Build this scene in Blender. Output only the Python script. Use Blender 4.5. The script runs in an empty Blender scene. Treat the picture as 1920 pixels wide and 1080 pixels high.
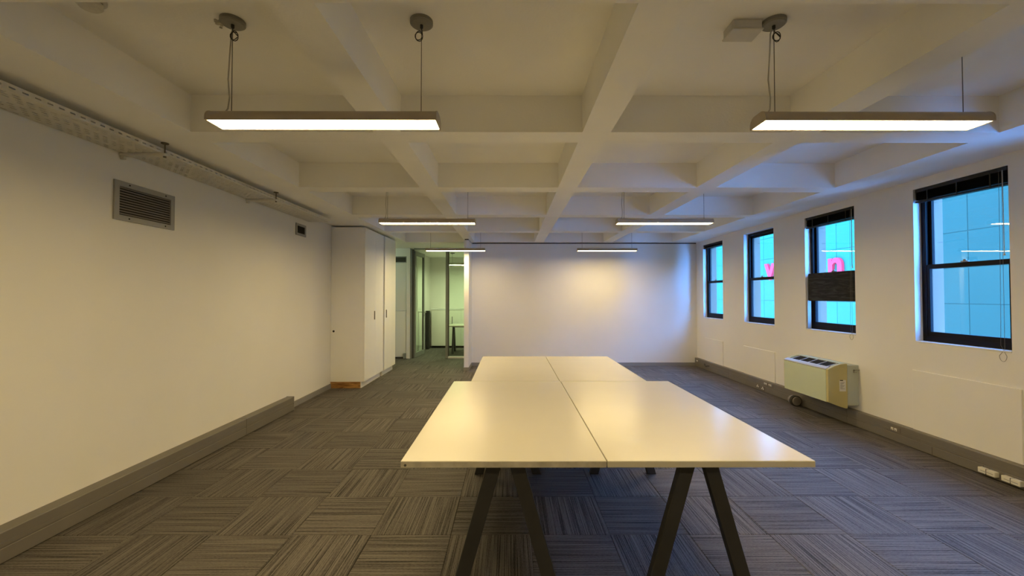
import bpy, bmesh, math, random
from mathutils import Vector, Matrix
random.seed(7)
S = bpy.context.scene
C = S.collection

# ------------------------------------------------------------------ camera, world, exposure
cam_d = bpy.data.cameras.new('camera')
cam = bpy.data.objects.new('camera', cam_d); C.objects.link(cam)
cam_d.sensor_width = 36.0
cam_d.lens = 36.0 * 771 / 1920
cam_d.clip_start = 0.05
cam.location = (0, 0, 1.5)
cam.rotation_euler = (math.radians(90 + 1.115), 0, -math.atan(2 / 771))
S.camera = cam

w = bpy.data.worlds.new('world'); S.world = w; w.use_nodes = True
bg = w.node_tree.nodes['Background']
bg.inputs['Color'].default_value = (0.085, 0.345, 1.0, 1)
bg.inputs['Strength'].default_value = 33.0

S.view_settings.view_transform = 'Standard'
S.view_settings.look = 'None'
S.view_settings.gamma = 1.0
S.view_settings.use_curve_mapping = False
S.view_settings.exposure = 0.0
LAMP_E = 70.0
LAMP_COL = (1.0, 0.755, 0.36)
GREEN_COL = (0.80, 1.0, 0.50)

# ------------------------------------------------------------------ materials
MATS = {}
def new_mat(name):
    m = bpy.data.materials.new(name); m.use_nodes = True
    MATS[name] = m
    return m, m.node_tree.nodes, m.node_tree.links, m.node_tree.nodes['Principled BSDF']

def mat(name, col, rough=0.6, var=0.06, scale=6.0, bump=0.0, bscale=60.0, metal=0.0, spec=0.4):
    m, n, l, b = new_mat(name)
    tc = n.new('ShaderNodeTexCoord')
    nz = n.new('ShaderNodeTexNoise'); nz.inputs['Scale'].default_value = scale; nz.inputs['Detail'].default_value = 5
    l.new(tc.outputs['Object'], nz.inputs['Vector'])
    cr = n.new('ShaderNodeValToRGB')
    cr.color_ramp.elements[0].position = 0.3; cr.color_ramp.elements[1].position = 0.7
    cr.color_ramp.elements[0].color = [c * (1 - var) for c in col] + [1]
    cr.color_ramp.elements[1].color = [min(1, c * (1 + var)) for c in col] + [1]
    l.new(nz.outputs['Fac'], cr.inputs['Fac']); l.new(cr.outputs['Color'], b.inputs['Base Color'])
    b.inputs['Roughness'].default_value = rough; b.inputs['Metallic'].default_value = metal
    b.inputs['Specular IOR Level'].default_value = spec
    if bump:
        n2 = n.new('ShaderNodeTexNoise'); n2.inputs['Scale'].default_value = bscale; n2.inputs['Detail'].default_value = 4
        l.new(tc.outputs['Object'], n2.inputs['Vector'])
        bp = n.new('ShaderNodeBump'); bp.inputs['Strength'].default_value = bump; bp.inputs['Distance'].default_value = 0.01
        l.new(n2.outputs['Fac'], bp.inputs['Height']); l.new(bp.outputs['Normal'], b.inputs['Normal'])
    return m

mat('wall', (0.82, 0.805, 0.77), 0.62, 0.02, 1.3, 0.04, 90, spec=0.25)
mat('ceiling', (0.90, 0.89, 0.865), 0.85, 0.03, 1.5, 0.10, 70, spec=0.15)
mat('cabinet', (0.88, 0.865, 0.81), 0.45, 0.015, 2)
mat('desk_top', (0.64, 0.61, 0.52), 0.24, 0.015, 3, spec=0.5)
mat('desk_edge', (0.52, 0.49, 0.42), 0.5, 0.25, 14)
mat('leg', (0.034, 0.034, 0.036), 0.55, 0.12, 8, spec=0.4)
mat('trunking', (0.17, 0.155, 0.138), 0.45, 0.06, 3, spec=0.4)
mat('skirting', (0.26, 0.25, 0.24), 0.5, 0.05, 3)
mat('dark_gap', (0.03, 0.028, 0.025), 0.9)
mat('housing', (0.42, 0.36, 0.29), 0.45, 0.05, 8, spec=0.5)
mat('canopy', (0.22, 0.21, 0.19), 0.5, 0.06, 20, spec=0.5)
mat('wire', (0.17, 0.16, 0.145), 0.5, metal=0.3)
mat('black_wire', (0.03, 0.028, 0.025), 0.6)
mat('white_cable', (0.45, 0.43, 0.39), 0.6)
mat('tray', (0.66, 0.64, 0.59), 0.55, 0.05, 10)
mat('grille', (0.34, 0.335, 0.32), 0.5, 0.05, 10)
mat('grille_slat', (0.25, 0.225, 0.21), 0.5, 0.06, 8)
mat('vent_dark', (0.02, 0.018, 0.016), 0.9)
mat('window_black', (0.006, 0.0055, 0.008), 0.5, 0.1, 10, spec=0.15)
mat('blind_black', (0.015, 0.014, 0.014), 0.5, 0.15, 10)
mat('sill', (0.78, 0.78, 0.78), 0.4, 0.03, 6)
mat('ac_cream', (0.56, 0.62, 0.45), 0.4, 0.02, 4)
mat('ac_side', (0.54, 0.475, 0.21), 0.45, 0.05, 5)
mat('ac_grey', (0.48, 0.52, 0.46), 0.5, 0.03, 5)
mat('ac_top', (0.50, 0.50, 0.50), 0.4, 0.03, 5)
mat('white_plastic', (0.74, 0.72, 0.66), 0.4, 0.04, 12)
mat('socket_brown', (0.17, 0.145, 0.12), 0.5, 0.05, 12)
mat('aluminium', (0.27, 0.285, 0.275), 0.45, 0.05, 10, metal=0.1)
mat('dark_alu', (0.10, 0.10, 0.095), 0.4, 0.06, 10, metal=0.3)
mat('steel', (0.45, 0.45, 0.43), 0.3, 0.05, 20, metal=0.8)
mat('detector', (0.60, 0.58, 0.53), 0.5, 0.04, 14)
mat('plaster', (0.48, 0.45, 0.39), 0.95, 0.25, 60, 0.6, 140)
mat('brown_handle', (0.13, 0.105, 0.07), 0.4, 0.1, 20)
mat('facade_blue', (0.032, 0.048, 0.030), 0.8, 0.05, 0.6, spec=0.02)
mat('facade_cyan', (0.036, 0.106, 0.056), 0.8, 0.05, 0.5, spec=0.02)
mat('facade_joint', (0.034, 0.044, 0.028), 0.8, spec=0.02)
mat('facade_band', (0.22, 0.14, 0.06), 0.8, 0.04, 0.6, spec=0.02)
mat('letter_pink', (0.85, 0.03, 0.045), 0.7, 0.04, 3, spec=0.02)
mat('street', (0.04, 0.04, 0.04), 0.9, 0.2, 2)
mat('jamb', (0.22, 0.135, 0.085), 0.9, 0.04, 4, 0.1, 40)

def emission(name, col, e):
    m, n, l, b = new_mat(name)
    n.remove(b)
    em = n.new('ShaderNodeEmission'); em.inputs['Color'].default_value = (*col, 1); em.inputs['Strength'].default_value = e
    l.new(em.outputs['Emission'], n['Material Output'].inputs['Surface'])
emission('lamp_warm', LAMP_COL, LAMP_E)
emission('lamp_green', GREEN_COL, 78.0)
emission('added_tube_green', (0.72, 1.0, 0.62), 26.0)

def glass(name, tint, f0=0.05):
    m, n, l, b = new_mat(name)
    n.remove(b)
    t = n.new('ShaderNodeBsdfTransparent'); t.inputs['Color'].default_value = (*tint, 1)
    g = n.new('ShaderNodeBsdfGlossy'); g.inputs['Roughness'].default_value = 0.0
    ge = n.new('ShaderNodeNewGeometry')
    dt = n.new('ShaderNodeVectorMath'); dt.operation = 'DOT_PRODUCT'
    l.new(ge.outputs['Incoming'], dt.inputs[0]); l.new(ge.outputs['Normal'], dt.inputs[1])
    def mth(op, a, b_=None):
        q = n.new('ShaderNodeMath'); q.operation = op
        for k, v in enumerate((a, b_)):
            if v is None: continue
            if isinstance(v, (int, float)): q.inputs[k].default_value = v
            else: l.new(v, q.inputs[k])
        return q.outputs[0]
    c = mth('SUBTRACT', 1.0, mth('ABSOLUTE', dt.outputs['Value']))
    f = mth('ADD', mth('MULTIPLY', mth('POWER', c, 5.0), 1-f0), f0)
    mx = n.new('ShaderNodeMixShader')
    l.new(f, mx.inputs['Fac']); l.new(t.outputs[0], mx.inputs[1]); l.new(g.outputs[0], mx.inputs[2])
    l.new(mx.outputs[0], n['Material Output'].inputs['Surface'])
glass('window_glass', (0.96, 0.98, 0.98))
glass('partition_glass', (0.95, 0.99, 0.95), 0.03)

def carpet(name, swap):
    m, n, l, b = new_mat(name)
    tc = n.new('ShaderNodeTexCoord'); oi = n.new('ShaderNodeObjectInfo')
    add = n.new('ShaderNodeVectorMath'); add.operation = 'ADD'
    sc_ = n.new('ShaderNodeVectorMath'); sc_.operation = 'SCALE'; sc_.inputs['Scale'].default_value = 37.0
    cmb = n.new('ShaderNodeCombineXYZ')
    for k in range(3): l.new(oi.outputs['Random'], cmb.inputs[k])
    l.new(cmb.outputs[0], sc_.inputs[0]); l.new(tc.outputs['Object'], add.inputs[0]); l.new(sc_.outputs[0], add.inputs[1])
    def stripes(sx, sy, det):
        mp = n.new('ShaderNodeMapping'); mp.inputs['Scale'].default_value = (sy, sx, 1) if swap else (sx, sy, 1)
        l.new(add.outputs[0], mp.inputs['Vector'])
        z = n.new('ShaderNodeTexNoise'); z.inputs['Scale'].default_value = 1.0; z.inputs['Detail'].default_value = det
        z.inputs['Roughness'].default_value = 0.65
        l.new(mp.outputs[0], z.inputs['Vector']); return z
    a = stripes(1.6, 185, 1); c = stripes(60, 380, 2); d = stripes(1.2, 42, 2)
    mx = n.new('ShaderNodeMath'); mx.operation = 'MULTIPLY_ADD'; mx.inputs[1].default_value = 0.5
    l.new(c.outputs['Fac'], mx.inputs[0]); l.new(a.outputs['Fac'], mx.inputs[2])
    m2 = n.new('ShaderNodeMath'); m2.operation = 'MULTIPLY_ADD'; m2.inputs[1].default_value = 0.25
    l.new(d.outputs['Fac'], m2.inputs[0]); l.new(mx.outputs[0], m2.inputs[2])
    cr = n.new('ShaderNodeValToRGB')
    e = cr.color_ramp.elements
    e[0].position = 0.69; e[0].color = (0.019, 0.0165, 0.0145, 1)
    e[1].position = 1.04; e[1].color = (0.165, 0.148, 0.134, 1)
    k = e.new(0.80); k.color = (0.073, 0.0645, 0.058, 1)
    sub = n.new('ShaderNodeMath'); sub.operation = 'ADD'; sub.inputs[1].default_value = 0.0
    l.new(m2.outputs[0], sub.inputs[0]); l.new(sub.outputs[0], cr.inputs['Fac'])
    hv = n.new('ShaderNodeHueSaturation')
    vr = n.new('ShaderNodeMapRange'); vr.inputs['To Min'].default_value = 0.9; vr.inputs['To Max'].default_value = 1.1
    l.new(oi.outputs['Random'], vr.inputs['Value']); l.new(vr.outputs[0], hv.inputs['Value'])
    l.new(cr.outputs['Color'], hv.inputs['Color']); l.new(hv.outputs[0], b.inputs['Base Color'])
    b.inputs['Roughness'].default_value = 0.7; b.inputs['Specular IOR Level'].default_value = 0.35
    bp = n.new('ShaderNodeBump'); bp.inputs['Strength'].default_value = 0.5; bp.inputs['Distance'].default_value = 0.004
    l.new(mx.outputs[0], bp.inputs['Height']); l.new(bp.outputs['Normal'], b.inputs['Normal'])
carpet('carpet_across', False)
carpet('carpet_along', True)

def wood(name):
    m, n, l, b = new_mat(name)
    tc = n.new('ShaderNodeTexCoord'); mp = n.new('ShaderNodeMapping'); mp.inputs['Scale'].default_value = (3, 3, 24)
    l.new(tc.outputs['Object'], mp.inputs['Vector'])
    z = n.new('ShaderNodeTexNoise'); z.inputs['Scale'].default_value = 1.6; z.inputs['Detail'].default_value = 5; z.inputs['Distortion'].default_value = 1.2
    l.new(mp.outputs[0], z.inputs['Vector'])
    cr = n.new('ShaderNodeValToRGB'); cr.color_ramp.elements[0].position = 0.35; cr.color_ramp.elements[1].position = 0.65
    cr.color_ramp.elements[0].color = (0.20, 0.085, 0.02, 1); cr.color_ramp.elements[1].color = (0.55, 0.30, 0.09, 1)
    l.new(z.outputs['Fac'], cr.inputs['Fac']); l.new(cr.outputs['Color'], b.inputs['Base Color'])
    b.inputs['Roughness'].default_value = 0.5
wood('pine')

def smudged(name):
    m, n, l, b = new_mat(name)
    tc = n.new('ShaderNodeTexCoord'); mp = n.new('ShaderNodeMapping'); mp.inputs['Scale'].default_value = (2, 4, 26)
    l.new(tc.outputs['Object'], mp.inputs['Vector'])
    z = n.new('ShaderNodeTexNoise'); z.inputs['Scale'].default_value = 1.5; z.inputs['Detail'].default_value = 6; z.inputs['Distortion'].default_value = 0.6
    l.new(mp.outputs[0], z.inputs['Vector'])
    cr = n.new('ShaderNodeValToRGB'); cr.color_ramp.elements[0].position = 0.45; cr.color_ramp.elements[1].position = 0.8
    cr.color_ramp.elements[0].color = (0.010, 0.010, 0.011, 1); cr.color_ramp.elements[1].color = (0.055, 0.058, 0.060, 1)
    l.new(z.outputs['Fac'], cr.inputs['Fac']); l.new(cr.outputs['Color'], b.inputs['Base Color'])
    b.inputs['Roughness'].default_value = 0.6; b.inputs['Specular IOR Level'].default_value = 0.2
smudged('smudged_black')

# ------------------------------------------------------------------ mesh helpers
def bx(bm, x0, x1, y0, y1, z0, z1):
    vs = [bm.verts.new(p) for p in ((x0,y0,z0),(x1,y0,z0),(x1,y1,z0),(x0,y1,z0),(x0,y0,z1),(x1,y0,z1),(x1,y1,z1),(x0,y1,z1))]
    for f in ((3,2,1,0),(4,5,6,7),(0,1,5,4),(1,2,6,5),(2,3,7,6),(3,0,4,7)):
        bm.faces.new([vs[i] for i in f])
    return bm
def box(*a): return bx(bmesh.new(), *a)
def boxes(*lst):
    bm = bmesh.new()
    for a in lst: bx(bm, *a)
    return bm
def bev(bm, r, seg=2):
    bmesh.ops.bevel(bm, geom=[e for e in bm.edges], offset=r, segments=seg, affect='EDGES', profile=0.5)
    return bm
def tube(bm, pts, r, seg=8, cyc=False):
    pts = [Vector(p) for p in pts]; n = len(pts); rings = []
    up = None
    for i, p in enumerate(pts):
        if cyc: d = pts[(i+1) % n] - pts[i-1]
        else: d = pts[min(i+1, n-1)] - pts[max(i-1, 0)]
        d.normalize()
        if up is None: up = d.orthogonal().normalized()
        else: up = (up - d * up.dot(d)).normalized()
        s = d.cross(up)
        rr = r[i] if isinstance(r, (list, tuple)) else r
        rings.append([bm.verts.new(p + (up * math.cos(t) + s * math.sin(t)) * rr) for t in [2*math.pi*k/seg for k in range(seg)]])
    for i in range(n if cyc else n - 1):
        a, b = rings[i], rings[(i+1) % n]
        for k in range(seg):
            bm.faces.new((a[k], a[(k+1) % seg], b[(k+1) % seg], b[k]))
    if not cyc:
        bm.faces.new(rings[0][::-1]); bm.faces.new(rings[-1])
    return bm
def lathe(bm, prof, c, seg=24, axis='z'):
    rings = []
    for r, h in prof:
        ring = []
        for k in range(seg):
            t = 2*math.pi*k/seg; a, b_ = r*math.cos(t), r*math.sin(t)
            p = (a, b_, h) if axis == 'z' else ((h, a, b_) if axis == 'x' else (a, h, b_))
            ring.append(bm.verts.new((c[0]+p[0], c[1]+p[1], c[2]+p[2])))
        rings.append(ring)
    for i in range(len(rings)-1):
        for k in range(seg):
            bm.faces.new((rings[i][k], rings[i][(k+1)%seg], rings[i+1][(k+1)%seg], rings[i+1][k]))
    bm.faces.new(rings[0]); bm.faces.new(rings[-1])
    return bm
def prism(bm, prof, axis, a0, a1):
    """closed profile (list of 2D points) extruded along an axis"""
    def P(u, v, a): return {'x': (a, u, v), 'y': (u, a, v), 'z': (u, v, a)}[axis]
    A = [bm.verts.new(P(u, v, a0)) for u, v in prof]; B = [bm.verts.new(P(u, v, a1)) for u, v in prof]
    n = len(prof)
    for i in range(n): bm.faces.new((A[i], A[(i+1)%n], B[(i+1)%n], B[i]))
    bm.faces.new(A[::-1]); bm.faces.new(B)
    return bm
def gridsolid(xs, ys, zs, solid):
    """boundary faces of the solid cells of a rectangular grid"""
    bm = bmesh.new(); V = {}
    def v(i, j, k):
        if (i,j,k) not in V: V[(i,j,k)] = bm.verts.new((xs[i], ys[j], zs[k]))
        return V[(i,j,k)]
    nx, ny, nz = len(xs)-1, len(ys)-1, len(zs)-1
    def s(i, j, k): return 0 <= i < nx and 0 <= j < ny and 0 <= k < nz and solid(i, j, k)
    for i in range(nx):
        for j in range(ny):
            for k in range(nz):
                if not s(i,j,k): continue
                if not s(i-1,j,k): bm.faces.new((v(i,j,k), v(i,j,k+1), v(i,j+1,k+1), v(i,j+1,k)))
                if not s(i+1,j,k): bm.faces.new((v(i+1,j,k), v(i+1,j+1,k), v(i+1,j+1,k+1), v(i+1,j,k+1)))
                if not s(i,j-1,k): bm.faces.new((v(i,j,k), v(i+1,j,k), v(i+1,j,k+1), v(i,j,k+1)))
                if not s(i,j+1,k): bm.faces.new((v(i,j+1,k), v(i,j+1,k+1), v(i+1,j+1,k+1), v(i+1,j+1,k)))
                if not s(i,j,k-1): bm.faces.new((v(i,j,k), v(i,j+1,k), v(i+1,j+1,k), v(i+1,j,k)))
                if not s(i,j,k+1): bm.faces.new((v(i,j,k+1), v(i+1,j,k+1), v(i+1,j+1,k+1), v(i,j+1,k+1)))
    return bm
def obj(name, bm, m, parent=None, smooth=False, origin=None):
    bmesh.ops.recalc_face_normals(bm, faces=bm.faces)
    me = bpy.data.meshes.new(name)
    if origin is not None: bmesh.ops.translate(bm, verts=bm.verts, vec=-Vector(origin))
    bm.to_mesh(me); bm.free()
    me.materials.append(MATS[m])
    if smooth:
        for p in me.polygons: p.use_smooth = True
        try: me.set_sharp_from_angle(angle=math.radians(35))
        except Exception: pass
    o = bpy.data.objects.new(name, me); C.objects.link(o)
    if parent: o.parent = parent
    if origin is not None: o.location = origin
    return o
def part(name, bm, m, root, smooth=False, label=None):
    """bm in world coordinates; child of root (roots are unrotated Empties or meshes at the origin)"""
    off = Vector(root.location)
    r = root
    while r.parent: r = r.parent; off += Vector(r.location)
    bmesh.ops.translate(bm, verts=bm.verts, vec=-off)
    o = obj(name, bm, m, root, smooth)
    if label: o['label'] = label
    return o
def tag(o, label=None, cat=None, group=None, kind=None):
    if label: o['label'] = label
    if cat: o['category'] = cat
    if group: o['group'] = group
    if kind: o['kind'] = kind
    return o
def empty(name, loc, **k):
    o = bpy.data.objects.new(name, None); C.objects.link(o); o.location = loc; o.empty_display_size = 0.1
    return tag(o, **k)
def struct(name, bm, m, label=None): return tag(obj(name, bm, m), label=label, kind='structure')
def arc(cx, cy, r, a0, a1, n):
    return [(cx + r*math.cos(math.radians(a0+(a1-a0)*k/n)), cy + r*math.sin(math.radians(a0+(a1-a0)*k/n))) for k in range(n+1)]
def rrect(x0, x1, y0, y1, r, n=4):
    return arc(x1-r, y1-r, r, 0, 90, n)+arc(x0+r, y1-r, r, 90, 180, n)+arc(x0+r, y0+r, r, 180, 270, n)+arc(x1-r, y0+r, r, 270, 360, n)

# ------------------------------------------------------------------ the room
XL, XR, YB, YR = -2.94, 4.02, 8.89, -2.5
ZS, ZC = 2.654, 2.915               # beam soffit, coffer top
YP, YO = 9.95, 12.30                # glazed partition, office back wall
WT = 0.26                           # thickness of window wall
WIN = [(7.79, 8.58), (6.27, 7.075), (4.79, 5.60), (3.297, 4.083), (1.80, 2.60)]  # last window is out of view, added for daylight at the near end
WZ0, WZ1 = 1.045, 2.56

floor = struct('floor', boxes((-4.3, XR+WT, YR-0.1, YO+0.1, -0.10, -0.006)), 'dark_gap', 'grey brown striped carpet tile floor')
# carpet tiles
TX, TY, X0, Y0 = 0.5, 0.491, -1.377, 2.615
def tile_bm():
    bm = bmesh.new()
    a, b_, g, h = TX/2-0.0008, TY/2-0.0008, 0.0025, 0.0
    lo = [bm.verts.new(p) for p in ((-a,-b_,-0.006),(a,-b_,-0.006),(a,b_,-0.006),(-a,b_,-0.006))]
    mi = [bm.verts.new(p) for p in ((-a,-b_,-0.002),(a,-b_,-0.002),(a,b_,-0.002),(-a,b_,-0.002))]
    hi = [bm.verts.new(p) for p in ((-a+g,-b_+g,h),(a-g,-b_+g,h),(a-g,b_-g,h),(-a+g,b_-g,h))]
    for A, B in ((lo, mi), (mi, hi)):
        for k in range(4): bm.faces.new((A[k], A[(k+1)%4], B[(k+1)%4], B[k]))
    bm.faces.new(hi)
    return bm
tmesh = []
for mname in ('carpet_across', 'carpet_along'):
    bm = tile_bm(); bmesh.ops.recalc_face_normals(bm, faces=bm.faces)
    me = bpy.data.meshes.new('carpet_tile'); bm.to_mesh(me); bm.free(); me.materials.append(MATS[mname]); tmesh.append(me)
def tile_clip(cx, cy):
    """cut edge tiles to the walls: returns clip rectangle"""
    x0, x1, y0, y1 = cx-TX/2, cx+TX/2, cy-TY/2, cy+TY/2
    return x0, x1, y0, y1
rest = {0: bmesh.new(), 1: bmesh.new()}
for i in range(-6, 12):
    for j in range(-11, 20):
        cx, cy = X0 + TX*(i+0.5), Y0 + TY*(j+0.5)
        x0, x1, y0, y1 = tile_clip(cx, cy)
        lim_l = XL if cy < 8.6 else -4.2
        if cy > YP + 0.1: lim_l = -2.42
        lim_r = XR if cy < YB else -0.9
        if cy > YP + 0.1: lim_r = 1.2
        if x1 < lim_l + 0.02 or x0 > lim_r - 0.02 or y0 > YO or y1 < YR: continue
        along = (i + j) % 2 == 1
        if j < -2:
            bx(rest[1 if along else 0], max(x0, lim_l)+0.001, min(x1, lim_r)-0.001, max(y0, YR)+0.001, y1-0.001, -0.006, 0)
            continue
        full = x0 >= lim_l - 1e-4 and x1 <= lim_r + 1e-4 and y1 <= YO
        if full:
            o = bpy.data.objects.new('carpet_tile', tmesh[1 if along else 0]); C.objects.link(o)
        else:
            a, b_ = max(x0, lim_l)+0.0008-cx, min(x1, lim_r)-0.0008-cx
            o = obj('carpet_tile', box(a, b_, -TY/2+0.0008, min(y1, YO)-cy-0.0008, -0.006, 0), 'carpet_along' if along else 'carpet_across')
        o.location = (cx, cy, 0); o.parent = floor
for k in (0, 1):
    o = obj('carpet_tiles_beyond', rest[k], 'carpet_along' if k else 'carpet_across', floor); o['kind'] = 'stuff'

# walls
struct('wall_left', box(XL-0.12, XL, YR, 8.5, 0, ZC+0.1), 'wall', 'plain white plastered wall below the cable tray')
struct('wall_rear', box(XL-0.12, XR+WT, YR-0.1, YR, 0, ZC+0.1), 'wall')
wb = struct('wall_back', box(-0.85, XR, YB, YB+0.12, 0, ZS-0.022), 'wall', 'blank white end wall lit by lamps and window')
struct('wall_stub', box(-0.945, -0.85, 8.29, YP+0.05, 0, ZS-0.022), 'wall', 'short white wall end beside the glazed office')
struct('trim_1', boxes((-0.84, XR, YB+0.012, YB+0.1, ZS-0.022, ZS), (-0.935, -0.86, 8.302, YP+0.05, ZS-0.022, ZS)), 'dark_gap', 'dark shadow gap above the end wall')
ys = sorted([YR, YB+0.12] + [a for wn in WIN for a in wn]); zs = [0, WZ0, WZ1, ZC+0.1]
def wr_solid(i, j, k):
    if k != 1: return True
    yc = (ys[j]+ys[j+1])/2
    return not any(a < yc < b for a, b in WIN)
wr = struct('wall_right', gridsolid([XR, XR+WT], ys, zs, wr_solid), 'wall', 'white window wall with low patched panels')
for y0, y1, zt in ((7.79, 8.50, 0.643), (6.26, 7.10, 0.645), (3.235, 4.116, 0.765)):
    bm = box(XR-0.011, XR+0.004, y0, y1, 0.17, zt)
    bev(bm, 0.004, 2)
    obj('cover_panel', bm, 'wall', wr)
# skirtings
struct('baseboard_back', box(-0.85, XR-0.05, YB-0.015, YB, 0, 0.068), 'skirting')
struct('baseboard_stub', boxes((-0.957, -0.838, 8.278, 8.29, 0, 0.068), (-0.85, -0.838, 8.29, YB-0.015, 0, 0.068), (-0.957, -0.945, 8.29, YP-0.05, 0, 0.068)), 'skirting')
struct('baseboard_left', box(XL, XL+0.016, 5.43, 6.72, 0, 0.075), 'skirting')
# dado trunking along both side walls, one piece per length
def trunk(name, xw, xf, cuts, ztop, label):
    root = empty(name, (xw, cuts[0], 0), label=label, kind='structure')
    s = 1 if xf > xw else -1
    prof = [(xw, 0.004), (xf-0.004*s, 0.004), (xf, 0.008), (xf, 0.083), (xf-0.004*s, 0.086), (xf-0.004*s, 0.091), (xf, 0.094),
            (xf, 0.118), (xf-0.0015*s, 0.119), (xf-0.0015*s, 0.121), (xf, 0.122), (xf, ztop-0.006), (xf-0.004*s, ztop), (xw, ztop)]
    for a, b in zip(cuts[:-1], cuts[1:]):
        bm = prism(bmesh.new(), prof, 'y', a+0.002, b-0.002)
        part('trunking_length', bm, 'trunking', root)
        bm = prism(bmesh.new(), [(xw, 0.006), (xf-0.003*s, 0.006), (xf-0.003*s, ztop-0.003), (xw, ztop-0.003)], 'y', b-0.004, b+0.004)
        part('joint_strip', bm, 'dark_gap', root)
    return root
tl = trunk('trim_2', XL, -2.845, [-2.48, 1.3, 4.46, 5.425], 0.180, 'grey power trunking along the left wall')
part('end_cap', box(XL, -2.842, 5.422, 5.43, 0.002, 0.184), 'skirting', tl)
tr = trunk('trim_3', XR, 3.955, [-2.48, 1.0, 4.86, 7.50, 8.86], 0.178, 'grey power trunking under the windows')
for y in (3.46, 3.88):
    part('cover_joint', box(3.9545, 3.956, y-0.0015, y+0.0015, 0.008, 0.083), 'dark_gap', tr)

# ceiling: slab and coffer beams
ceil = struct('ceiling', boxes((-4.3, XR+WT, YR-0.1, YO+0.1, ZC, ZC+0.1)), 'ceiling', 'white painted concrete coffered ceiling')
xb = [(XL, -2.25), (-0.967, -0.775), (0.503, 0.704), (1.975, 2.177), (3.45, XR)]
for a, b in xb: obj('beam', box(a, b, YR, YB+0.10, ZS, ZC), 'ceiling', ceil)
ybm = [1.400 + 1.474*k for k in range(-3, 6)]
for y in ybm:
    y1 = min(y+0.198, YB+0.1)
    if y1 < YR: continue
    for (p, q) in zip(xb[:-1], xb[1:]):
        obj('beam', box(p[1], q[0], max(y, YR), y1, ZS, ZC), 'ceiling', ceil)
obj('beam', box(-4.25, XL, 8.45, YO, ZS, ZC), 'ceiling', ceil)
obj('beam', box(XL, 1.3, YB+0.10, YO, ZS, ZC), 'ceiling', ceil)
# chipped plaster beside the first lamp's canopy
bm = bmesh.new(); random.seed(3)
for k in range(14):
    a, rr = random.uniform(0, 6.28), abs(random.gauss(0, 0.018))
    x, y = -1.515 + rr*math.cos(a)*1.2, 2.11 + rr*math.sin(a)
    s = random.uniform(0.006, 0.012)
    bmesh.ops.create_icosphere(bm, subdivisions=1, radius=s, matrix=Matrix.Translation((x, y, ZC-0.001)) @ Matrix.Diagonal((1, 1, 0.5, 1)))
o = obj('chipped_plaster', bm, 'plaster', ceil); o['kind'] = 'stuff'; o['label'] = 'rough chipped plaster beside lamp canopy'

# corridor and glazed office shell
struct('wall_corridor', boxes((-4.3, -4.2, 8.4, YP+0.1, 0, ZS), (-4.2, XL-0.12, 8.38, 8.5, 0, ZS)), 'wall')
cw = struct('wall_recess', box(-4.2, -2.42, YP, YP+0.10, 0, ZS), 'wall', 'wall beside the glazed door with lower panel')
obj('lower_panel', bev(box(-4.1, -2.53, YP-0.02, YP, 0.05, 1.135), 0.003, 1), 'cabinet', cw)
obj('dado_rail', box(-4.1, -2.525, YP-0.028, YP, 1.135, 1.165), 'sill', cw)
obj('skirting_strip', box(-4.1, -2.53, YP-0.022, YP, 0.0, 0.03), 'dark_gap', cw)
obj('end_post', bev(box(-2.512, -2.425, YP-0.06, YP, 0.0, ZS), 0.003, 1), 'wall', cw)
struct('wall_office', boxes((-2.50, -2.42, YP+0.10, YO, 0, ZS), (-2.5, 1.3, YO, YO+0.1, 0, ZS), (1.2, 1.3, YB+0.12, YO, 0, ZS)), 'wall', 'pale walls of the glazed office')
o = obj('skirting_block', bev(box(-2.585, -2.52, YP-0.06, YP-0.03, 0.0, 0.13), 0.003, 1), 'aluminium')
tag(o, 'small grey floor box at the foot of the recess wall', 'floor box')

# glazed partition (window_7) and glazed door (door_1)
gp = empty('window_7', (-1.25, YP, 0), label='floor to ceiling office glass in slim grey frame', kind='structure')
part('mullion', bev(box(-1.575, -1.515, YP-0.04, YP+0.04, 0, ZS), 0.003, 1), 'aluminium', gp)
part('mullion', box(-1.515, -1.495, YP-0.02, YP+0.02, 0.05, ZS-0.05), 'dark_alu', gp)
part('bottom_rail', bev(box(-1.515, -0.945, YP-0.03, YP+0.03, 0, 0.045), 0.003, 1), 'sill', gp)
part('top_rail', box(-2.34, -0.945, YP-0.03, YP+0.03, ZS-0.03, ZS), 'aluminium', gp)
part('pane', box(-1.495, -0.95, YP-0.004, YP+0.004, 0.045, ZS-0.03), 'partition_glass', gp)
dr = empty('door_1', (-2.36, YP, 0), label='open framed glass office door', kind='structure')
part('door_jamb', bev(box(-2.425, -2.385, YP-0.05, YP+0.05, 0, ZS-0.03), 0.003, 1), 'aluminium', dr)
part('door_jamb', box(-2.385, -2.345, YP-0.03, YP+0.05, 0, ZS-0.03), 'dark_alu', dr)
leaf = empty('leaf', (0.02, 0.02, 0)); leaf.parent = dr
leaf.rotation_euler = (0, 0, math.radians(84))
DW, DH = 0.74, 2.59
def lpart(name, bm, m, sm=False):
    o = obj(name, bm, m, leaf, sm); return o
lpart('stile', bev(box(0, 0.085, -0.022, 0.022, 0.008, DH), 0.003, 1), 'aluminium')
lpart('stile', bev(box(DW-0.085, DW, -0.022, 0.022, 0.008, DH), 0.003, 1), 'aluminium')
lpart('rail', bev(box(0.085, DW-0.085, -0.022, 0.022, 0.008, 0.12), 0.003, 1), 'aluminium')
lpart('rail', bev(box(0.085, DW-0.085, -0.022, 0.022, DH-0.10, DH), 0.003, 1), 'aluminium')
lpart('glazing_bead', boxes((0.085, 0.097, -0.012, 0.012, 0.12, DH-0.1), (DW-0.097, DW-0.085, -0.012, 0.012, 0.12, DH-0.1)), 'dark_alu')
lpart('pane', box(0.097, DW-0.097, -0.004, 0.004, 0.12, DH-0.10), 'partition_glass')
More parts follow.
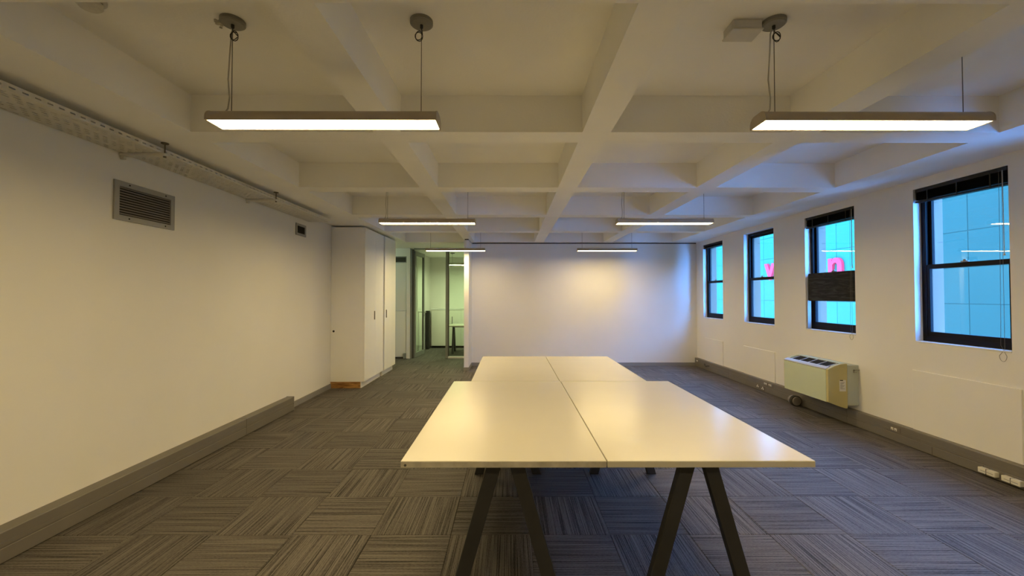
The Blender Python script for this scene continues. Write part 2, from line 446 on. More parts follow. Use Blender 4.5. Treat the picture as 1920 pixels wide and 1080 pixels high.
for s in (-1, 1):
    bm = tube(bmesh.new(), [(DW-0.045, s*0.022, 1.085), (DW-0.045, s*0.065, 1.085), (DW-0.055, s*0.072, 1.085), (DW-0.16, s*0.072, 1.085)], 0.010, 8)
    lpart('handle', bm, 'steel', True)
    lpart('lock', lathe(bmesh.new(), [(0.016, 0), (0.016, 0.008)], (DW-0.045, s*0.026-0.004, 1.0), 14, 'y'), 'dark_alu')

# ------------------------------------------------------------------ windows
for n, (y0, y1) in enumerate(WIN, 1):
    root = empty('window_%d' % n, (XR+0.1, (y0+y1)/2, WZ0), kind='structure',
                 label=['black sash window next to the end wall', 'black sash window with no blind', 'black sash window blocked midway by a board', 'wide view black sash window with raised blind', None, None][n-1])
    fx0, fx1 = XR+0.075, XR+0.135
    f = 0.045
    ysx = [y0, y0+f, y1-f, y1]; zsx = [WZ0+0.012, WZ0+0.012+0.05, WZ1-f, WZ1]
    part('window_frame', gridsolid([fx0, fx1], ysx, zsx, lambda i, j, k: not (j == 1 and k == 1)), 'window_black', root)
    zm = 1.785; g = 0.028
    for nm, za, zb, xa in (('upper_sash', zm-0.02, WZ1-f, fx0+0.032), ('lower_sash', WZ0+0.062, zm+0.022, fx0+0.004)):
        a, b = y0+f, y1-f
        sh = part(nm, gridsolid([xa, xa+0.026], [a, a+g, b-g, b], [za, za+(0.042 if nm[0] == 'u' else 0.045), zb-(0.042 if nm[0] == 'l' else 0.03), zb], lambda i, j, k: not (j == 1 and k == 1)), 'window_black', root)
        part('pane', box(xa+0.010, xa+0.016, a+g-0.004, b-g+0.004, za+0.03, zb-0.025), 'window_glass', sh)
    part('latch', bev(boxes((fx0-0.014, fx0+0.006, (y0+y1)/2-0.03, (y0+y1)/2+0.03, zm+0.022, zm+0.034), (fx0-0.010, fx0+0.004, (y0+y1)/2-0.012, (y0+y1)/2+0.012, zm+0.034, zm+0.048)), 0.002, 1), 'grille', root)
    part('window_sill', bev(box(XR-0.004, fx1, y0+0.001, y1-0.001, WZ0-0.004, WZ0+0.012), 0.003, 1), 'sill', root)
    part('outer_jamb', boxes((fx1, XR+WT+0.01, y1-0.022, y1-0.001, WZ0, WZ1), (fx1, XR+WT+0.01, y0+0.001, y0+0.022, WZ0, WZ1)), 'jamb', root)

# blinds
def blind(y0, y1, nsl, gap, tilt, drop, label, cords=True):
    a, b = y0+0.012, y1-0.012
    xc = XR+0.036
    root = empty('venetian_blind', (xc, (a+b)/2, WZ1), label=label, cat='blind', group='raised venetian blinds')
    part('headrail', bev(box(xc-0.028, xc+0.028, a, b, WZ1-0.035, WZ1-0.001), 0.003, 1), 'blind_black', root)
    z = WZ1 - 0.040
    for k in range(nsl):
        t = k/max(1, nsl-1)
        zz = z - gap*k; d = tilt*t
        bm = bmesh.new()
        prof = [(-0.025, 0), (-0.012, 0.004), (0.012, 0.004), (0.025, 0), (0.012, -0.0008), (-0.012, -0.0008)]
        def P(u, v, yy, dz): return bm.verts.new((xc+u, yy, zz+v+dz))
        A = [P(u, v, a, -d*0.0) for u, v in prof]; B = [P(u, v, b, 0) for u, v in prof]
        for q in A: q.co.z -= d
        for q in range(6): bm.faces.new((A[q], A[(q+1)%6], B[(q+1)%6], B[q]))
        bm.faces.new(A[::-1]); bm.faces.new(B)
        part('slat', bm, 'blind_black', root)
    zz = z - gap*nsl - 0.012
    bm = bmesh.new()
    vs = []
    for yy, dz in ((a, -tilt), (b, 0)):
        vs.append([bm.verts.new((xc+u, yy, zz+v+dz)) for u, v in ((-0.026, -0.008), (0.026, -0.008), (0.026, 0.008), (-0.026, 0.008))])
    for q in range(4): bm.faces.new((vs[0][q], vs[0][(q+1)%4], vs[1][(q+1)%4], vs[1][q]))
    bm.faces.new(vs[0][::-1]); bm.faces.new(vs[1])
    part('bottom_rail', bm, 'blind_black', root)
    for yy in (a+0.12, (a+b)/2, b-0.12):
        part('ladder_tape', box(xc-0.030, xc-0.027, yy-0.005, yy+0.005, zz-tilt*(b-yy)/(b-a)-0.012, WZ1-0.03), 'blind_black', root)
    if cords:
        pts = [(xc-0.032, a+0.035, WZ1-0.03), (xc-0.034, a+0.037, 1.6), (xc-0.036, a+0.036, WZ0+0.02)]
        lp = [(xc-0.040, a+0.046+0.026*math.cos(t), drop+0.045+0.045*math.sin(t)) for t in [math.pi*k/12 for k in range(24, 11, -1)]]
        part('pull_cord', tube(bmesh.new(), pts+lp+[(xc-0.034, a+0.065, WZ0+0.05), (xc-0.034, a+0.058, 1.6), (xc-0.032, a+0.055, WZ1-0.03)], 0.0013, 5), 'wire', root)
        part('tilt_wand', tube(bmesh.new(), [(xc-0.034, a+0.028, WZ1-0.03), (xc-0.034, a+0.026, 1.85)], 0.003, 6), 'white_cable', root)
        part('cord_tassel', lathe(bmesh.new(), [(0.003, 0.02), (0.007, 0.0), (0.007, -0.004)], (xc-0.034, a+0.026, 1.835), 10), 'white_plastic', root)
blind(*WIN[0], 5, 0.0045, 0.0, 0, 'small black blind fully raised at the window next to the end wall', cords=False)
blind(*WIN[2], 15, 0.0056, 0.008, 0.985, 'black venetian blind raised crookedly above the dark board')
blind(*WIN[3], 15, 0.0050, 0.02, 0.965, 'black venetian blind raised at the window before the air conditioner')
# dark board in the third window
y0, y1 = WIN[2]
b = empty('window_board', (XR+0.03, (y0+y1)/2, 1.44), label='smudged black board fixed across the middle of a window', cat='board')
part('panel', prism(bmesh.new(), rrect(y0+0.012, y1-0.035, 1.435, 1.80, 0.018), 'x', XR+0.012, XR+0.040), 'smudged_black', b)
part('side_bracket', prism(bmesh.new(), [(XR+0.004, 1.06), (XR+0.05, 1.06), (XR+0.05, 1.80), (XR+0.03, 1.79), (XR+0.012, 1.74), (XR+0.004, 1.66)], 'y', y1-0.032, y1-0.020), 'grille', b)

# ------------------------------------------------------------------ street outside
st = struct('street', box(4.6, 14, -10, 40, -10.2, -10.0), 'street')
fb = struct('facing_building', box(12.0, 16, -3.2, 46, -10, 6.2), 'facade_joint', 'blue and cyan panelled building across the street')
PW, PH, PY0, PZ0 = 2.18, 0.965, 10.73, 1.29
fmesh = {}
for mname in ('facade_blue', 'facade_cyan', 'facade_band'):
    bm = bev(box(-0.012, 0.03, -PW/2+0.008, PW/2-0.008, -PH/2+0.007, PH/2-0.007), 0.006, 1)
    bmesh.ops.recalc_face_normals(bm, faces=bm.faces)
    me = bpy.data.meshes.new('facade_panel'); bm.to_mesh(me); bm.free(); me.materials.append(MATS[mname]); fmesh[mname] = me
for i in range(-6, 12):
    for k in range(-5, 5):
        cy, cz = PY0 + PW*(i+0.5), PZ0 + PH*(k+0.5)
        mname = 'facade_blue' if cy < 13.2 else 'facade_cyan'
        if k == 4 and cy > 13.2: mname = 'facade_band'
        o = bpy.data.objects.new('facade_panel', fmesh[mname]); C.objects.link(o); o.location = (12.0, cy, cz); o.parent = fb
for ch, yy, zb in (('n', 15.05, 2.18), ('v', 18.86, 2.28)):
    cu = bpy.data.curves.new('sign_letter', 'FONT'); cu.body = ch; cu.size = 1.5; cu.extrude = 0.05; cu.offset = 0.035; cu.align_x = 'CENTER'
    tmp = bpy.data.objects.new('tmp', cu); C.objects.link(tmp)
    dg = bpy.context.evaluated_depsgraph_get()
    me = bpy.data.meshes.new_from_object(tmp.evaluated_get(dg)); me.name = 'sign_letter'
    bpy.data.objects.remove(tmp)
    me.materials.clear(); me.materials.append(MATS['letter_pink'])
    o = bpy.data.objects.new('sign_letter', me); C.objects.link(o)
    o.rotation_euler = (math.radians(90), 0, math.radians(-90)); o.location = (11.93, yy, zb)
    tag(o, 'pink sign letter %s on the building across the street' % ch, 'sign letter', 'pink sign letters')

# ------------------------------------------------------------------ desks
def bar(p0, p1, w_, d_, wdir=(1, 0, 0)):
    """rectangular bar; ends cut level"""
    bm = bmesh.new(); p0, p1 = Vector(p0), Vector(p1)
    A, B = [], []
    for sx, sy in ((-1,-1), (1,-1), (1,1), (-1,1)):
        o_ = Vector((sx*w_/2, sy*d_/2, 0))
        A.append(bm.verts.new(p0+o_)); B.append(bm.verts.new(p1+o_))
    for q in range(4): bm.faces.new((A[q], A[(q+1)%4], B[(q+1)%4], B[q]))
    bm.faces.new(A[::-1]); bm.faces.new(B)
    return bev(bm, 0.003, 1)
ZT = 0.74
def desk(x0, x1, y0, y1, xc, label, group, inset=0.18, z=ZT, worn=False):
    root = empty('trestle_desk', ((x0+x1)/2, (y0+y1)/2, 0), label=label, cat='desk', group=group)
    top = part('desk_top', bev(box(x0, x1, y0, y1, z-0.031, z), 0.002, 1), 'desk_top', root)
    t = 0.0012
    part('edge_band', boxes((x0+0.001, x1-0.001, y0-t, y0+0.0005, z-0.029, z-0.003)), 'desk_edge' if worn else 'desk_top', top)
    if worn:
        part('corner_screw', lathe(bmesh.new(), [(0.006, -0.003), (0.006, 0.0)], (x0+0.022, y0-0.001, z-0.018), 10, 'y'), 'dark_alu', top)
    for yy in (y0+inset, y1-inset):
        for s in (-1, 1):
            part('leg', bar((xc+s*0.244, yy, 0.0), (xc+s*0.050, yy, z-0.062), 0.072, 0.045), 'leg', root)
        part('leg_head', bev(box(xc-0.11, xc+0.11, yy-0.028, yy+0.028, z-0.064, z-0.031), 0.003, 1), 'leg', root)
    part('underframe_beam', bev(box(xc-0.02, xc+0.02, y0+inset+0.028, y1-inset-0.028, z-0.071, z-0.031), 0.003, 1), 'leg', root)
    return root
desk(-0.508, 0.441, 1.909, 3.685, -0.027, 'white trestle desk with a worn front edge, facing the cable tray wall', 'large white trestle desks', worn=True)
desk(0.445, 1.405, 1.909, 3.685, 0.943, 'white trestle desk catching blue window glare, beside the air conditioner', 'large white trestle desks')
desk(-0.355, 0.434, 3.693, 5.19, 0.04, 'shorter white trestle desk by the end wall, on the glazed door side', 'shorter white trestle desks', 0.2)
desk(0.438, 1.215, 3.693, 5.19, 0.83, 'shorter white trestle desk by the end wall, on the window side', 'shorter white trestle desks', 0.2)

# ------------------------------------------------------------------ cabinets
def cabinet(y0, y1, doors, xf, label, wood_end):
    zt, zp = 2.627, 0.105
    root = empty('storage_cabinet', ((XL+xf)/2, (y0+y1)/2, 0), label=label, cat='cabinet', group='built-in white cabinets')
    part('body', boxes((XL+0.004, xf-0.02, y0+0.002, y1-0.002, zp, zt)), 'cabinet', root)
    part('plinth', bev(box(XL+0.08, xf-0.055, y0+0.022, y1-0.004, 0.0, zp), 0.002, 1), 'cabinet', root)
    if wood_end:
        part('plinth_end', bev(box(XL+0.004, xf-0.07, y0+0.004, y0+0.022, 0.0, zp-0.002), 0.002, 1), 'pine', root, label='bare pine plinth end')
        part('cable_hole', lathe(bmesh.new(), [(0.017, -0.002), (0.017, 0.003)], (XL+0.05, y0, 0.925), 18, 'y'), 'vent_dark', root)
    for a, b, hy in doors:
        d = part('door', bev(box(xf-0.019, xf, a+0.0015, b-0.0015, zp+0.003, zt), 0.0015, 1), 'cabinet', root)
        if hy:
            part('handle', bev(box(xf, xf+0.012, hy-0.011, hy+0.011, 1.09, 1.24), 0.003, 1), 'brown_handle', d)
    return root
cabinet(6.72, 7.70, [(6.72, 7.24, 7.195), (7.24, 7.70, None)], -2.385, 'white full-height cabinet with bare pine plinth end', True)
cabinet(7.735, 8.46, [(7.735, 8.46, 7.83)], -2.372, 'white full-height single-door cabinet next to the corridor', False)

# ------------------------------------------------------------------ cable tray
tx0, tx1, tz = XL+0.006, -2.625, 2.575
ty0, ty1 = -1.0, 5.96
xs_ = [tx0]
while xs_[-1] + 0.034 < tx1-0.01:
    xs_ += [xs_[-1]+0.018, xs_[-1]+0.028]
xs_.append(tx1)
n_ = int((ty1-ty0)/0.015); ys_ = [ty0 + 0.015*k for k in range(n_+1)]
def tsol(i, j, k):
    if i % 2 == 0 or i == len(xs_)-2: return True
    row = i//2
    if j < 1 or j > n_-2: return True
    return (j + 2*(row % 2)) % 4 < 2 or ((j//12 + row) % 4 == 3)
tray = empty('cable_tray', (-2.78, (ty0+ty1)/2, tz), label='white perforated cable tray hung along the wall top', cat='cable tray')
part('tray_base', gridsolid(xs_, ys_, [tz, tz+0.0015], tsol), 'tray', tray)
zsf = [tz+0.0015, tz+0.014, tz+0.022, tz+0.038]
part('side_flange', gridsolid([tx1-0.0015, tx1], ys_, zsf, lambda i, j, k: k != 1 or j % 4 in (0, 3)), 'tray', tray)
part('side_flange', box(tx0, tx0+0.0015, ty0, ty1, tz+0.0015, tz+0.038), 'tray', tray)
for k, yy in enumerate((1.62, 3.09, 4.56)):
    root = empty('tray_hanger', (-2.6, yy, tz), label=['tray bracket on threaded rod, ahead of the louvred grille', 'tray bracket on threaded rod above the louvred grille', 'tray bracket on threaded rod nearest the small dark vent'][k], cat='bracket', group='cable tray hangers')
    part('strut', bev(box(XL+0.002, -2.60, yy-0.02, yy+0.02, tz-0.022, tz-0.001), 0.003, 1), 'tray', root)
    part('threaded_rod', tube(bmesh.new(), [(-2.612, yy, tz-0.03), (-2.612, yy, ZS)], 0.005, 8), 'brown_handle', root)
    part('ceiling_plate', lathe(bmesh.new(), [(0.025, -0.006), (0.025, 0.0)], (-2.612, yy, ZS), 14), 'brown_handle', root)
    part('nut', lathe(bmesh.new(), [(0.011, 0.0), (0.011, 0.009)], (-2.612, yy, tz-0.031), 6), 'brown_handle', root)
    part('wall_clip', bev(box(XL+0.001, XL+0.03, yy-0.012, yy+0.012, tz-0.045, tz-0.022), 0.002, 1), 'tray', root)

# ------------------------------------------------------------------ wall grilles
def louvre(name, y0, y1, z0, z1, fr, n, label, slat_mat='grille_slat'):
    root = empty(name, (XL, (y0+y1)/2, z0), label=label, cat='vent')
    ysx, zsx = [y0, y0+fr, y1-fr, y1], [z0, z0+fr, z1-fr, z1]
    part('frame', gridsolid([XL+0.001, XL+0.013], ysx, zsx, lambda i, j, k: not (j == 1 and k == 1)), 'grille', root)
    part('backing', box(XL+0.0005, XL+0.002, y0+fr, y1-fr, z0+fr, z1-fr), 'vent_dark', root)
    h = (z1-z0-2*fr)/n
    for k in range(n):
        zc = z0+fr+h*(k+0.5)
        prof = [(XL+0.003, zc+h*0.36), (XL+0.005, zc+h*0.42), (XL+0.014, zc-h*0.12), (XL+0.012, zc-h*0.24)]
        part('slat', prism(bmesh.new(), prof, 'y', y0+fr-0.001, y1-fr+0.001), slat_mat, root)
    return root
lv = louvre('air_grille', 3.03, 3.575, 2.070, 2.366, 0.040, 11, 'grey louvred air grille with eleven slats on the wall')
for y in (3.15, 3.48):
    for z in (2.090, 2.347):
        part('screw', lathe(bmesh.new(), [(0.006, 0.0), (0.006, 0.003)], (XL+0.012, y, z), 10, 'x'), 'vent_dark', lv)
louvre('air_vent', 5.60, 5.87, 2.338, 2.502, 0.032, 5, 'small dark air vent near the cabinet', 'vent_dark')
# transfer grille by the corridor
root = empty('transfer_grille', (-2.7, YP, 2.3), label='dark transfer grille above the recess beside the glazed door', cat='vent')
part('frame', gridsolid([-3.05, -3.03, -2.54, -2.52], [YP-0.014, YP-0.001], [2.305, 2.325, 2.440, 2.460], lambda i, j, k: not (i == 1 and k == 1)), 'grille', root)
part('backing', box(-3.03, -2.54, YP-0.003, YP-0.001, 2.325, 2.44), 'vent_dark', root)
for k in range(4):
    z = 2.331+0.027*k
    part('slat', prism(bmesh.new(), [(YP-0.004, z+0.018), (YP-0.006, z+0.02), (YP-0.013, z+0.006), (YP-0.012, z+0.003)], 'x', -3.03, -2.54), 'dark_alu', root)

# ------------------------------------------------------------------ pendant lamps
def pendant(xc, yc, label, group, L=1.15, zb=2.375, power=0, emi='lamp_warm', zc=ZC, wires=0.485, detail=True):
    W, H = 0.132, 0.056
    root = empty('pendant_lamp', (xc, yc, zb), label=label, cat='lamp', group=group)
    x0, x1 = xc-L/2, xc+L/2
    # open-bottomed housing: rounded outer profile, inner return lips
    out = [(W/2, 0.0)] + arc(W/2-0.040, H-0.040, 0.040, 0, 90, 7) + arc(-W/2+0.040, H-0.040, 0.040, 90, 180, 7) + [(-W/2, 0.0)]
    inn = [(-W/2+0.008, 0.0), (-W/2+0.008, 0.010), (W/2-0.008, 0.010), (W/2-0.008, 0.0)]
    prof = [(yc+u, zb+v) for u, v in out + inn]
    bm = bmesh.new()
    A = [bm.verts.new((x0+0.006, u, v)) for u, v in prof]; B = [bm.verts.new((x1-0.006, u, v)) for u, v in prof]
    n = len(prof)
    for i in range(n): bm.faces.new((A[i], A[(i+1)%n], B[(i+1)%n], B[i]))
    part('housing', bm, 'housing', root, True)
    cap = [(yc+u*1.015, zb+v*1.03) for u, v in out]
    for a, b_ in ((x0, x0+0.0065), (x1-0.0065, x1)):
        part('end_cap', prism(bmesh.new(), cap, 'x', a, b_), 'housing', root)
    part('diffuser', box(x0+0.008, x1-0.008, yc-W/2+0.0085, yc+W/2-0.0085, zb+0.004, zb+0.009), emi, root)
    for s in (-1, 1):
        wx = xc+s*wires
        cn = part('canopy', lathe(bmesh.new(), [(0.058, 0.0), (0.058, -0.016), (0.050, -0.022), (0.010, -0.022)], (wx, yc, zc), 28), 'canopy', root, True)
        part('cord_grip', lathe(bmesh.new(), [(0.008, -0.022), (0.008, -0.036), (0.004, -0.042)], (wx, yc, zc), 10), 'black_wire', cn)
        part('suspension_wire', tube(bmesh.new(), [(wx, yc, zc-0.03), (wx, yc, zb+H-0.002)], 0.0022, 6), 'wire', root)
        if detail:
            ring = []
            for k in range(26):
                t = 2*math.pi*k/13
                ring.append((wx+0.012*s*-1+0.019*math.cos(t), yc-0.004+0.004*math.sin(t*1.5), zc-0.085+0.024*math.sin(t)+0.006*k/26))
            part('wire_coil', tube(bmesh.new(), [(wx, yc, zc-0.04), (wx+0.004, yc-0.002, zc-0.055)]+ring, 0.0022, 6), 'black_wire', root)
        if power == s:
            pts = [(wx, yc+0.01, zc-0.02), (wx-0.012, yc+0.01, zc-0.06), (wx-0.017, yc+0.008, zc-0.15), (wx-0.026, yc+0.01, zc-0.3), (wx-0.017, yc+0.008, zb+H+0.09), (wx-0.022, yc+0.005, zb+H+0.03), (wx-0.040, yc, zb+H-0.002)]
            part('power_cable', tube(bmesh.new(), pts, 0.0035, 6), 'white_cable', root)
    return root
G = 'lit linear pendant lamps'
pendant(-0.945, 2.09, 'lit linear pendant lamp with chipped plaster beside its ceiling canopy', G, power=-1)
pendant(1.84, 2.09, 'lit linear pendant lamp with a white junction box at its canopy', G, power=-1)
pendant(-1.007, 4.96, 'lit linear pendant lamp in the middle row, on the cabinet side', G, power=-1)
pendant(1.855, 4.96, 'lit linear pendant lamp in the middle row, on the window side', G, power=-1)
pendant(-1.076, 7.98, 'lit linear pendant lamp in front of the glazed office door', G)
pendant(1.868, 7.98, 'lit linear pendant lamp throwing a bright pool on the end wall', G)
pendant(-0.90, -0.86, 'unseen linear pendant lamp added to light the near desk edges, cable tray side', G, power=-1)  # unseen row at the same pitch, added to brighten the desk edges
pendant(1.84, -0.86, 'unseen linear pendant lamp added to light the near desk edges, window side', G, power=-1)
pendant(-1.08, 11.0, 'lit pendant lamp inside the glazed office', G, emi='lamp_green', zb=2.33, zc=ZS, detail=False)
# unseen corridor batten, added to light the recess wall green
root = empty('added_batten_lamp', (-3.55, 9.2, 2.6), label='unseen fluorescent batten added on the corridor ceiling to light the recess wall', cat='lamp')
part('added_batten_body', bev(box(-4.1, -3.1, 9.17, 9.23, 2.60, ZS), 0.004, 1), 'white_plastic', root)
part('tube', tube(bmesh.new(), [(-4.08, 9.2, 2.585), (-3.12, 9.2, 2.585)], 0.014, 12), 'added_tube_green', root)

# ceiling fittings
root = empty('junction_box', (1.27, 2.16, ZC), label='white ceiling junction box beside a lamp canopy', cat='junction box')
part('box_body', bev(box(1.135, 1.285, 2.07, 2.17, ZC-0.045, ZC), 0.004, 1), 'detector', root)
part('box_cover', bev(box(1.130, 1.290, 2.065, 2.175, ZC-0.055, ZC-0.045), 0.003, 1), 'detector', root)
part('conduit', tube(bmesh.new(), [(1.285, 2.12, ZC-0.02), (1.293, 2.11, ZC-0.02)], 0.01, 8), 'detector', root)
root = empty('smoke_detector', (-2.0, 1.93, ZC), label='pale slotted smoke detector on the ceiling near the cable tray', cat='smoke detector')
part('base', lathe(bmesh.new(), [(0.062, 0.0), (0.062, -0.012), (0.055, -0.016)], (-2.0, 1.93, ZC), 28), 'detector', root, True)
part('cover', lathe(bmesh.new(), [(0.050, -0.024), (0.050, -0.038), (0.038, -0.050), (0.01, -0.053)], (-2.0, 1.93, ZC), 28), 'detector', root, True)
part('core', lathe(bmesh.new(), [(0.036, -0.014), (0.036, -0.026)], (-2.0, 1.93, ZC), 20), 'vent_dark', root)
for k in range(16):
    t = 2*math.pi*k/16
    part('rib', tube(bmesh.new(), [(-2.0+0.046*math.cos(t), 1.93+0.046*math.sin(t), ZC-0.014), (-2.0+0.046*math.cos(t), 1.93+0.046*math.sin(t), ZC-0.026)], 0.004, 6), 'detector', root)

# ------------------------------------------------------------------ air conditioner
ay0, ay1, ax = 4.755, 5.52, 3.655
root = empty('air_conditioner', (3.84, (ay0+ay1)/2, 0.22), label='cream fan coil air conditioner fixed low on the window wall', cat='air conditioner')
part('rear_box', bev(box(3.885, XR, ay0+0.004, ay1-0.004, 0.235, 0.700), 0.004, 1), 'ac_grey', root)
side = [(ax+0.006, 0.275), (ax+0.004, 0.60), (ax+0.006, 0.652)] + [(ax+0.03, 0.664), (ax+0.08, 0.689), (ax+0.14, 0.708), (ax+0.20, 0.716), (3.884, 0.716), (3.884, 0.205), (3.86, 0.202), (3.78, 0.228)]
for a, b_ in ((ay0, ay0+0.045), (ay1-0.045, ay1)):
    part('side_cheek', bev(prism(bmesh.new(), side, 'y', a, b_), 0.003, 1), 'ac_side', root, label='yellowed side cheek')
part('core_body', prism(bmesh.new(), [(ax+0.03, 0.285), (ax+0.03, 0.630), (ax+0.10, 0.672), (3.884, 0.690), (3.884, 0.235)], 'y', ay0+0.044, ay1-0.044), 'vent_dark', root)
part('front_panel', bev(box(ax, ax+0.018, ay0+0.030, ay1-0.010, 0.272, 0.640), 0.004, 2), 'ac_cream', root)
part('top_lip', bev(prism(bmesh.new(), [(ax-0.001, 0.643), (ax+0.02, 0.643), (ax+0.055, 0.668), (ax+0.05, 0.679), (ax+0.02, 0.667), (ax-0.001, 0.656)], 'y', ay0+0.03, ay1-0.004), 0.002, 1), 'ac_top', root)
part('top_cover', prism(bmesh.new(), [(ax+0.175, 0.700), (3.884, 0.704), (3.884, 0.720), (ax+0.19, 0.719), (ax+0.17, 0.716)], 'y', ay0+0.04, ay1-0.004), 'ac_cream', root)
gx = [ax+0.045, ax+0.18]
def gz(x): return 0.671 + (x-gx[0])/(gx[1]-gx[0])*0.040
fr_ = part('outlet_frame', prism(bmesh.new(), [(gx[0], gz(gx[0])-0.012), (gx[1], gz(gx[1])-0.012), (gx[1], gz(gx[1])-0.006), (gx[0], gz(gx[0])-0.006)], 'y', ay0+0.045, ay1-0.045), 'vent_dark', root)
for k in range(5):
    yy = ay0+0.075+(ay1-ay0-0.15)*k/4
    part('grille_bar', prism(bmesh.new(), [(gx[0], gz(gx[0])-0.004), (gx[1], gz(gx[1])-0.004), (gx[1], gz(gx[1])+0.004), (gx[0], gz(gx[0])+0.004)], 'y', yy-0.005, yy+0.005), 'ac_top', root)
for k in range(9):
    x = gx[0]+0.012+(gx[1]-gx[0]-0.024)*k/8
    part('louvre_blade', prism(bmesh.new(), [(x-0.003, gz(x)-0.006), (x+0.003, gz(x)-0.006), (x+0.003, gz(x)+0.001), (x-0.003, gz(x)+0.001)], 'y', ay0+0.06, ay1-0.06), 'blind_black', root)
sl = part('rating_label', boxes((3.79, 3.865, ay0-0.0008, ay0+0.001, 0.40, 0.53)), 'white_plastic', root)
part('label_print', boxes((3.795, 3.832, ay0-0.0014, ay0, 0.520, 0.530), *[(3.80, 3.80+0.05-0.012*(k % 3), ay0-0.0012, ay0, 0.500-0.012*k, 0.503-0.012*k) for k in range(7)]), 'blind_black', sl)
part('wall_bracket', boxes((3.955, XR, ay0-0.006, ay0+0.004, 0.64, 0.648), (3.955, 3.963, ay0-0.006, ay0+0.004, 0.62, 0.648), (3.955, 3.99, ay0-0.006, ay0+0.004, 0.615, 0.621)), 'grille', root)
root = empty('drain_cap', (3.885, 5.62, 0.0), label='round grey pipe cap standing by the trunking under the air conditioner', cat='pipe cap')
part('cap_disc', lathe(bmesh.new(), [(0.060, 0.10), (0.060, 0.0), (0.054, -0.006), (0.02, -0.007)], (3.882, 5.60, 0.072), 28, 'y'), 'grille_slat', root, True)
part('cap_rim', lathe(bmesh.new(), [(0.071, 0.05), (0.071, 0.012), (0.062, 0.004)], (3.882, 5.60, 0.072), 28, 'y'), 'dark_gap', root)

# ------------------------------------------------------------------ sockets on the trunking
def socket(y, z, label, kind):
    xf = 3.955
    root = empty('wall_socket', (xf, y, z), label=label, cat='socket', group='sockets in the window trunking')
    if kind == 'power':
        part('plate', bev(box(xf-0.006, xf, y-0.045, y+0.045, z-0.034, z+0.034), 0.002, 1), 'socket_brown', root)
        for dy, dz in ((-0.018, -0.006), (0.018, -0.006), (0.0, 0.014)):
            part('socket_insert', bev(box(xf-0.009, xf-0.005, y+dy-0.009, y+dy+0.009, z+dz-0.010, z+dz+0.010), 0.001, 1), 'white_plastic', root)
    elif kind == 'data':
        part('plate', bev(box(xf-0.006, xf, y-0.05, y+0.06, z-0.026, z+0.026), 0.002, 1), 'socket_brown', root)
        for dy in (-0.002, 0.036):
            ins = part('data_port', bev(box(xf-0.010, xf-0.005, y+dy-0.013, y+dy+0.013, z-0.014, z+0.014), 0.001, 1), 'white_plastic', root)
            part('port_opening', box(xf-0.0106, xf-0.0095, y+dy-0.006, y+dy+0.006, z-0.010, z-0.003), 'vent_dark', ins)
    elif kind == 'adaptor':
        L = 0.062
        part('adaptor_body', bev(box(xf-0.040, xf, y-L, y+L, z-0.022, z+0.022), 0.005, 2), 'white_plastic', root)
        part('seam', box(xf-0.0405, xf-0.001, y-0.002, y+0.002, z-0.0225, z+0.0225), 'dark_gap', root)
        part('label_strip', box(xf-0.0408, xf-0.0395, y-L+0.012, y+L-0.02, z-0.004, z+0.001), 'grille', root)
    return root
socket(6.60, 0.060, 'brown power socket nearest the end wall, low on the trunking', 'power')
socket(6.47, 0.050, 'brown power socket below the data ports, low on the trunking', 'power')
socket(6.38, 0.140, 'small data port plate above the low power sockets', 'data')
socket(6.27, 0.140, 'small data port plate closest to the air conditioner', 'data')
socket(4.24, 0.128, 'twin white data ports in brown plate between conditioner and wide panel', 'data')
socket(3.408, 0.050, 'double white plug adaptor with a middle seam on the trunking', 'adaptor')
o = socket(3.243, 0.050, 'long cream blank plug block at the trunking below the wide panel', 'adaptor')
socket(8.72, 0.125, 'tiny white-inset plate at the far end of the trunking', 'data')
root = empty('cable_stub', (3.95, 8.3, 0.1), label='short black cable stub poking out of the trunking', cat='cable')
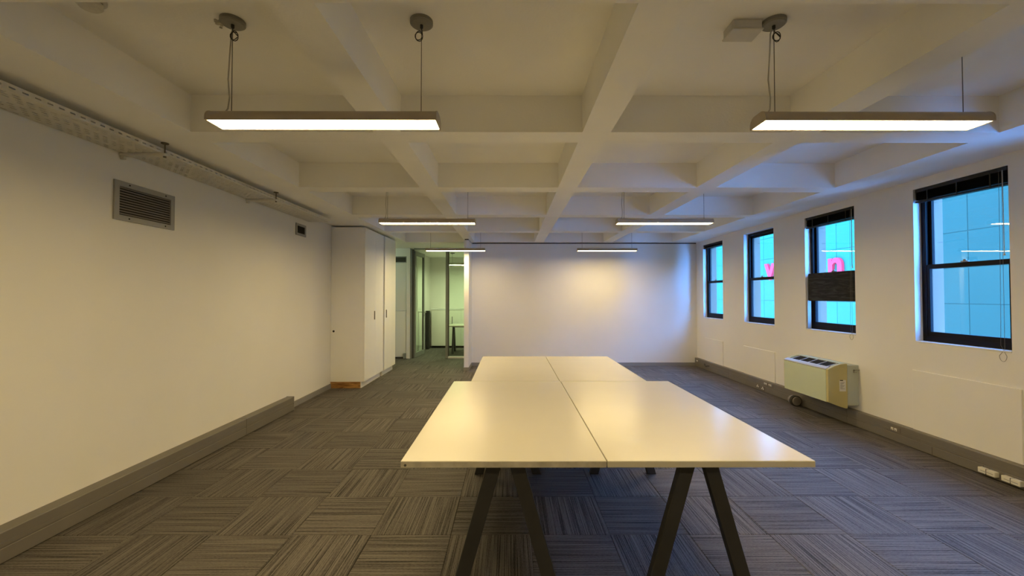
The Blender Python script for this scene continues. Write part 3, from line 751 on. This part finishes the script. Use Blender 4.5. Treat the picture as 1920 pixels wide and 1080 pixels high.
part('stub', tube(bmesh.new(), [(3.955, 8.42, 0.115), (3.93, 8.36, 0.10), (3.915, 8.28, 0.085), (3.92, 8.22, 0.105), (3.925, 8.17, 0.112)], 0.007, 8), 'black_wire', root, True)

# ------------------------------------------------------------------ office contents
root = empty('low_cabinet', (-0.8, 12.1, 0), label='long low white cabinet along the office end wall', cat='cabinet')
part('carcass', box(-2.30, 1.15, 11.93, YO-0.005, 0.06, 1.10), 'cabinet', root)
part('cabinet_top', bev(box(-2.31, 1.16, 11.90, YO-0.005, 1.10, 1.125), 0.002, 1), 'sill', root)
part('plinth', box(-2.29, 1.14, 11.96, YO-0.005, 0.0, 0.06), 'dark_gap', root)
for k in range(4):
    part('door', bev(box(-2.298+0.86*k, -2.298+0.86*(k+1)-0.004, 11.911, 11.93, 0.065, 1.095), 0.0015, 1), 'cabinet', root)
o = obj('side_screen', bev(box(-2.415, -2.385, 10.05, 11.35, 0.02, 1.12), 0.003, 1), 'cabinet'); tag(o, 'white low screen board against the office side wall', 'screen')
o = obj('gap_shade_panel', bev(box(-2.41, -2.315, 11.60, 11.80, 0.0, 1.08), 0.004, 1), 'dark_gap'); tag(o, 'narrow dark panel standing in for shade in the gap of the office corner', 'panel')  # dark board added where the corner gap is only in shade
root = empty('trestle_desk', (-0.88, 10.95, 0), label='white trestle desk inside the glazed office', cat='desk')
part('desk_top', bev(box(-1.62, -0.15, 10.55, 11.35, ZT-0.031, ZT), 0.002, 1), 'desk_top', root)
for x in (-1.52, -0.25):
    for s_ in (-1, 1):
        part('leg', bar((x, 10.95+s_*0.24, 0.0), (x, 10.95+s_*0.05, ZT-0.062), 0.045, 0.06), 'leg', root)
    part('leg_head', bev(box(x-0.028, x+0.028, 10.84, 11.06, ZT-0.064, ZT-0.031), 0.003, 1), 'leg', root)
part('underframe_beam', bev(box(-1.49, -0.28, 10.93, 10.97, ZT-0.071, ZT-0.031), 0.003, 1), 'leg', root)
o = obj('cable_post', tube(bmesh.new(), [(-1.60, 11.2, ZT), (-1.60, 11.2, ZT+0.20)], 0.008, 8), 'black_wire'); tag(o, 'thin dark post standing on the office desk', 'post')
